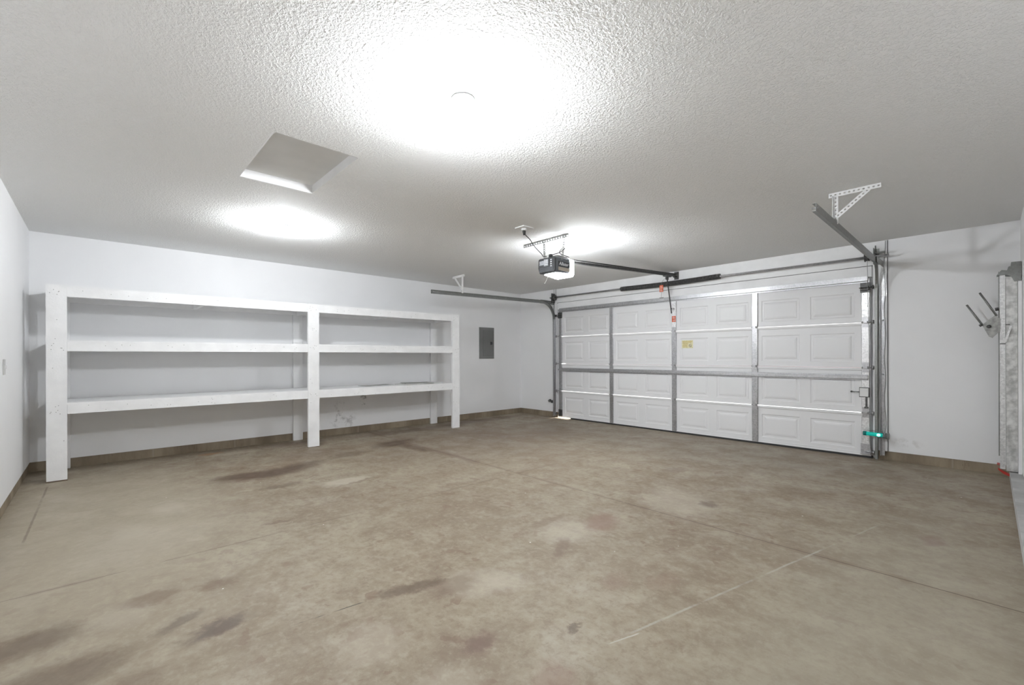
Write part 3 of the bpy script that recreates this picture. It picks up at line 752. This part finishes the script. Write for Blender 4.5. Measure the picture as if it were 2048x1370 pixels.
def flat(mb, p0, p1, w, t):
    p0, p1 = Vector(p0), Vector(p1); u = (p1-p0).normalized(); s2 = u.cross(Vector((1,0,0))).normalized()
    mb.add([p0-s2*w/2-Vector((t/2,0,0)), p0+s2*w/2-Vector((t/2,0,0)), p0+s2*w/2+Vector((t/2,0,0)), p0-s2*w/2+Vector((t/2,0,0)),
            p1-s2*w/2-Vector((t/2,0,0)), p1+s2*w/2-Vector((t/2,0,0)), p1+s2*w/2+Vector((t/2,0,0)), p1-s2*w/2+Vector((t/2,0,0))],
           [(0,3,2,1),(4,5,6,7),(0,1,5,4),(1,2,6,5),(2,3,7,6),(3,0,4,7)])
flat(mb, (OXC, 6.09, 2.295), (OXC-.045, 6.262, 2.00), .030, .005)
flat(mb, (OXC-.045, 6.252, 2.03), (OXC-.045, 6.31, 1.80), .026, .006)
mb.box((OXC-.055, YF-.072, 1.863), (OXC-.020, YF-.056, 1.879))
obj('door_arm', mb, M['dark_steel'], op)
# emergency release cord with its orange tag
rc_ = thing('release_cord', 'orange release tag hanging on a cord from the opener trolley', 'release cord', (OXC-.10, 6.09, 2.05))
rcx = -3.30
cd = obj('cord', MB().tube([(OXC-.02, 6.09, 2.305), (OXC-.05, 6.09, 2.285), (rcx, 6.09, 2.24), (rcx+.002, 6.09, 2.14), (rcx-.004, 6.09, 2.02)], .0022, 6), M['cord_grey'], rc_)
obj('release_tag', MB().box((rcx-.028, 6.084, 2.105), (rcx+.030, 6.087, 2.205)).use(1).box((rcx-.018, 6.0825, 2.118), (rcx+.018, 6.0845, 2.124)).box((rcx-.018, 6.0825, 2.135), (rcx+.010, 6.0845, 2.141)).box((rcx-.016, 6.0825, 2.16), (rcx+.018, 6.0845, 2.168)).box((rcx-.014, 6.0825, 2.185), (rcx+.014, 6.0845, 2.191)), [M['orange'], M['orange_white']], rc_, label='orange printed tag')
obj('pull_handle', MB().tube([(rcx-.03, 6.09, 2.018), (rcx+.03, 6.09, 2.018)], .007, 8), M['track'], rc_)
# ceiling outlet plate, power cord, pull string
tag(obj('ceiling_outlet', MB().box((-3.215, 3.035, H-.012), (-3.085, 3.175, H-.0005)).lathe([(.028, 0), (.026, .02)], (-3.15, 3.10, H-.012), (0,0,-1), 16), M['white_plastic'], loc=(-3.15, 3.10, H-.01), bevel=.003),
    'white ceiling outlet plate where the opener plugs in', 'outlet')
def smooth(pts, n=6):
    P = [Vector(p) for p in pts]; P = [P[0]] + P + [P[-1]]; out = []
    for i in range(1, len(P)-2):
        for k in range(n):
            t = k/n; a, b_, c, d_ = P[i-1], P[i], P[i+1], P[i+2]
            out.append(.5*((2*b_) + (-a+c)*t + (2*a-5*b_+4*c-d_)*t*t + (-a+3*b_-3*c+d_)*t**3))
    out.append(P[-2]); return out
mb = MB().tube(smooth([(-3.15, 3.10, H-.034), (-3.15, 3.12, H-.07), (-3.165, 3.20, 2.34), (-3.195, 3.30, 2.29), (-3.262, 3.47, 2.256), (-3.325, 3.58, 2.252), (-3.18, 3.57, 2.250), (-3.10, 3.585, 2.262), (-3.028, 3.582, 2.29)]), .0045, 8)
mb.lathe([(.014, 0), (.017, .01), (.012, .045)], (-3.15, 3.10, H-.030), (0, .15, -1), 12)
tag(obj('power_cord', mb, M['cord_black'], loc=(-3.15, 3.10, H-.05)), 'black power cord looping from the ceiling outlet down to the opener', 'cord')
tag(obj('control_wire', MB().tube(smooth([(-3.085, 3.60, 2.30), (-3.10, 3.575, 2.26), (-3.085, 3.60, 2.235), (-3.05, 3.66, 2.215), (-3.075, 3.70, 2.206)]), .004, 6), M['cord_black'], loc=(-3.1, 3.6, 2.22)),
    'short dark wire beside the right strap of the opener', 'wire')
tag(obj('pull_string', MB().tube(smooth([(-3.17, 3.52, 2.052), (-3.175, 3.512, 2.025), (-3.20, 3.50, 2.00), (-3.215, 3.495, 1.965), (-3.235, 3.49, 1.935)]), .0025, 6).lathe([(.006, 0), (.006, .010)], (-3.19, 3.505, 2.008), (0,0,1), 8), M['cord_white'], loc=(-3.19, 3.5, 2.0)),
    'thin white string dangling under the opener', 'string')

# ---------------------------------------------------------------- ceiling lamps
def lamp(x, y, label, mat):
    t = thing('ceiling_lamp', label, 'ceiling lamp', (x, y, H), 'bare bulb ceiling lamps')
    obj('lamp_holder', MB().lathe([(.058, 0), (.058, .006), (.052, .014), (.026, .020), (.022, .026)], (x, y, H-.0005), (0,0,-1), 32), M['porcelain'], t)
    obj('bulb_collar', MB().lathe([(.014, .020), (.016, .028), (.021, .034)], (x, y, H), (0,0,-1), 24), M['porcelain'], t)
    prof = [(.021, .0345), (.028, .048), (.0315, .062), (.030, .076), (.024, .088), (.014, .095), (.001, .098)]
    obj('bulb', MB().lathe(prof, (x, y, H), (0,0,-1), 24), mat, t)
lamp(-1.780, 1.330, 'nearer bare ceiling bulb, largest glow on the ceiling', M['bulb1'])
lamp(-4.680, 1.330, 'farther bare ceiling bulb near the shelf wall', M['bulb2'])

# ---------------------------------------------------------------- shelving unit
XF = -5.93
XW = -L
sh = thing('shelving_unit', 'built-in white wooden shelving unit with three shelves along the left wall', 'shelves', (XF-.3, 2.0, 0))
posts = [(-.350, -.212), (1.966, 2.104), (4.205, 4.345)]
for a, b_ in posts:
    mb = MB().box((XF-.038, a, .0), (XF, b_, 1.842))
    mb.use(1)
    for zc in (.67, 1.26, 1.78):
        for k in range(5):
            mb.lathe([(.0035, 0), (.0035, .0012)], (XF-.0006, a+.02+random.random()*(b_-a-.04), zc-.035+random.random()*.08), (1,0,0), 6)
    for k in range(7): mb.lathe([(.0035, 0), (.0035, .0012)], (XF-.0006, a+.02+random.random()*(b_-a-.04), .2+random.random()*1.5), (1,0,0), 6)
    obj('front_post', mb, [M['wood'], M['wood_dark']], sh)
for (a, b_), hh_ in zip(posts, (.012, .006)): obj('post_foot', MB().box((XF-.039, a-.001, 0), (XF+.0012, b_+.001, hh_)), M['grime'], sh)
for a, b_ in ((-.350, -.212), (1.980, 2.105), (4.205, 4.335)):
    obj('back_post', MB().box((XW+.001, a, .0), (XW+.039, b_, 1.80)), M['wood'], sh, bevel=.003)
ZB = [.627, 1.220, 1.735]
for li, z in enumerate(ZB):
    for y0, y1 in ((-.350, 2.035), (2.036, 4.345)):
        f0 = y0; f1 = y1
        mb = MB().box((XF-.077, y0, z), (XF-.0395, y1, z+.088))
        # the rail is flush with the posts between them
        inner = (posts[0][1]+.001, posts[1][0]-.001) if y0 < 1 else (posts[1][1]+.001, posts[2][0]-.001)
        mb.box((XF-.0395, inner[0], z), (XF-.003, inner[1], z+.088))
        mbn = mb.use(1)
        for k in range(14):
            mbn.lathe([(.0032, 0), (.0032, .001)], (XF-.0034, inner[0]+.1+random.random()*(inner[1]-inner[0]-.2), z+.015+random.random()*.06), (1,0,0), 6)
        obj('front_rail', mb, [M['wood'], M['wood_dark']], sh)
        obj('back_rail', MB().box((XW+.0395, y0, z), (XW+.077, y1, z+.088)), M['wood'], sh)
        obj('shelf_board', MB().box((XW+.041, y0, z+.0885), (XF-.006, y1-.002, z+.104)), M['wood'], sh)
    for yb in (-.28, .86, 2.03, 3.17, 4.27):
        obj('cross_support', MB().box((XW+.078, yb-.019, z+.002), (XF-.078, yb+.019, z+.087)), M['wood'], sh)
# loose sheets on the lowest shelf
zs = ZB[0]+.1045
tag(obj('cardboard_sheet', MB().box((-.16, -.34, 0), (.16, .34, .010), Matrix.Translation((-6.13, 3.70, zs)) @ Matrix.Rotation(math.radians(8), 4, 'Z')), M['paper_light'], loc=(-6.13, 3.70, zs)),
    'pale flat sheet lying at the right end of the lowest shelf', 'sheet')
tag(obj('cardboard_sheet', MB().box((-.17, -.22, 0), (.17, .22, .008), Matrix.Translation((-6.15, 3.68, zs+.0105)) @ Matrix.Rotation(math.radians(-14), 4, 'Z')), M['paper'], loc=(-6.15, 3.68, zs+.0105)),
    'grey sheet lying crooked on top of the pale sheet on the lowest shelf', 'sheet')
tag(obj('cardboard_sheet', MB().box((-.10, -.25, 0), (.10, .25, .004), Matrix.Translation((-6.25, 3.05, zs)) @ Matrix.Rotation(math.radians(12), 4, 'Z')), M['paper'], loc=(-6.25, 3.05, zs)),
    'thin dark strip of card left of the pale sheet on the lowest shelf', 'sheet')

# ---------------------------------------------------------------- breaker panel
bp = thing('breaker_panel', 'grey electrical breaker panel on the white wall', 'breaker panel', (-L, 5.48, 1.118))
obj('cover', MB().box((-L+.0005, 5.300, 1.118), (-L+.014, 5.664, 1.717)), M['panel_grey'], bp, bevel=.003)
pd = obj('panel_door', MB().box((-L+.0142, 5.385, 1.165), (-L+.019, 5.650, 1.665)), M['panel_grey2'], bp, bevel=.002)
obj('latch', MB().box((-L+.019, 5.565, 1.385), (-L+.026, 5.583, 1.445)).box((-L+.019, 5.592, 1.390), (-L+.022, 5.612, 1.440)), M['black'], pd)

# ---------------------------------------------------------------- light switch at the left edge
sw = thing('light_switch', 'white wall switch plate at the left edge', 'light switch', (-4.92, B, 1.08))
obj('plate', MB().box((-4.955, B+.0005, 1.035), (-4.885, B+.007, 1.148)), simple('greyed_plate', (.58, .58, .57), .4), sw, bevel=.002)
obj('toggle', MB().box((-4.926, B+.007, 1.080), (-4.914, B+.016, 1.103)), M['white_plastic'], sw)

# ---------------------------------------------------------------- safety sensor and its wire
ss = thing('safety_sensor', 'teal safety sensor glowing low on the right door track', 'sensor', (-.87, D-.1, .29))
obj('sensor_bracket', MB().box((-.965, D-.118, .322), (-.800, D-.112, .328)).box((-.835, D-.118, .250), (-.775, D-.022, .254)).box((-.79, D-.026, .235), (-.755, D-.022, .30)), M['track'], ss)
obj('sensor_body', MB().tube(smooth([(-.962, D-.125, .292), (-.93, D-.126, .291), (-.86, D-.126, .289), (-.80, D-.126, .286)]), .021, 14), M['teal_soft'], ss, label='teal translucent body')
obj('sensor_cap', MB().lathe([(.024, 0), (.024, .028), (.016, .034)], (-.968, D-.125, .292), (1, 0, 0), 14), M['teal'], ss)
obj('sensor_lamp', MB().lathe([(.002, -.018), (.012, -.014), (.017, 0), (.012, .014), (.002, .018)], (-.832, D-.139, .288), (1, 0, 0), 14), M['teal_led'], ss)
pts = []
for k in range(22):
    z = .30 + (2.43-.30)*k/21; pts.append((-.790 + .010*math.sin(k*1.3)*(.4+.6*random.random()), D-.026, z))
tag(obj('sensor_wire', MB().tube(smooth([(-.802, D-.118, .275), (-.790, D-.07, .31)] + pts[1:], 3), .0028, 6), M['cord_grey'], loc=(-.79, D-.03, .3)),
    'thin grey wire running down the board right of the garage door', 'wire')
# sensor partner on the left track
s2 = thing('safety_sensor', 'small dark sensor bracket low on the left door track', 'sensor', (-5.73, D-.06, .29))
obj('sensor_bracket', MB().box((-5.775, D-.06, .30), (-5.66, D-.055, .32)).box((-5.775, D-.06, .29), (-5.770, D-.002, .335)), M['dark_steel'], s2)
obj('sensor_body', MB().lathe([(.014, 0), (.016, .03), (.012, .034)], (-5.752, D-.066, .311), (0,-1,0), 12), M['housing_top'], s2)

# ---------------------------------------------------------------- galvanised rack in the right corner
rk = thing('metal_rack', 'tall galvanised metal rack standing in the right corner', 'rack', (.10, 6.15, 0))
YR = 6.2
obj('corner_post', MB().box((.056, YR, .215), (.060, YR+.045, 1.945)).box((.060, YR, .215), (.080, YR+.004, 1.90)), M['track'], rk)
obj('front_channel', MB().prism([(.064, 0), (.098, 0), (.098, .030), (.094, .030), (.094, .004), (.068, .004), (.068, .030), (.064, .030)], (0, YR-.032, .10), (1,0,0), (0,1,0), (0, 0, 1.84)), M['galv_light'], rk)
obj('side_panel', MB().box((.103, YR-.05, .09), (.174, YR+.10, 1.885)), simple('mottled_galvanised_steel', (.60, .60, .585), .45, .5, nscale=16, namt=.30), rk)
obj('backing_board', MB().box((.1755, YR-.12, .085), (.1985, YR+.10, 1.83)), M['wood'], rk)
mb = MB().prism([(.045, 1.905), (.075, 1.950), (.110, 1.942), (.118, 1.975), (.132, 1.980), (.135, 2.015), (.196, 2.015), (.196, 1.835), (.155, 1.835), (.135, 1.885), (.10, 1.905)], (0, YR-.06, 0), (1,0,0), (0,0,1), (0, .13, 0))
obj('top_cap', mb, M['track'], rk)
mb = MB().prism([(-.050, 1.448), (.034, 1.535), (.066, 1.50), (.066, 1.385), (.018, 1.322), (-.005, 1.335)], (0, YR-.045, 0), (1,0,0), (0,0,1), (0, .006, 0))
obj('mounting_plate', mb, simple('weathered_zinc_plate', (.36, .36, .345), .5, .4, nscale=30, namt=.25), rk)
obj('plate_bolt', MB().lathe([(.016, 0), (.016, .012), (.008, .018)], (-.006, YR-.046, 1.430), (0,-1,0), 10), M['dark_steel'], rk)
for p0, p1 in (((-.152, YR-.03, 1.648), (-.050, YR-.045, 1.452)), ((-.065, YR-.03, 1.756), (.045, YR-.045, 1.528))):
    obj('prong', MB().tube([p0, p1], .0085, 8), M['track'], rk)
obj('prong_bolt', MB().lathe([(.013, 0), (.013, .022)], (-.062, YR-.045, 1.455), (.6,0,-1), 10), M['dark_steel'], rk)
obj('prong_bolt', MB().lathe([(.015, 0), (.015, .022)], (.035, YR-.03, 1.59), (1,0,.1), 10), M['dark_steel'], rk)
flatmb = MB().prism([(.140, 1.43), (.126, 1.43), (.090, 1.285), (.104, 1.275)], (0, YR-.075, 0), (1,0,0), (0,0,1), (0, .012, 0))
obj('loose_strap', flatmb, M['galv_light'], rk)
obj('dark_tie', MB().box((.100, YR-.058, 1.438), (.128, YR-.051, 1.446)), M['dark_steel'], rk)
obj('dark_tie', MB().box((.065, YR-.04, 1.262), (.100, YR-.033, 1.270)), M['dark_steel'], rk)
obj('red_foot', MB().prism([(.050, .105), (.085, .085), (.122, .062), (.122, .040), (.080, .062), (.052, .092)], (0, YR-.05, 0), (1,0,0), (0,0,1), (0, .04, 0)).box((.045, YR-.02, .130), (.064, YR, .136)).box((.045, YR-.02, .142), (.064, YR, .148)), M['red'], rk)
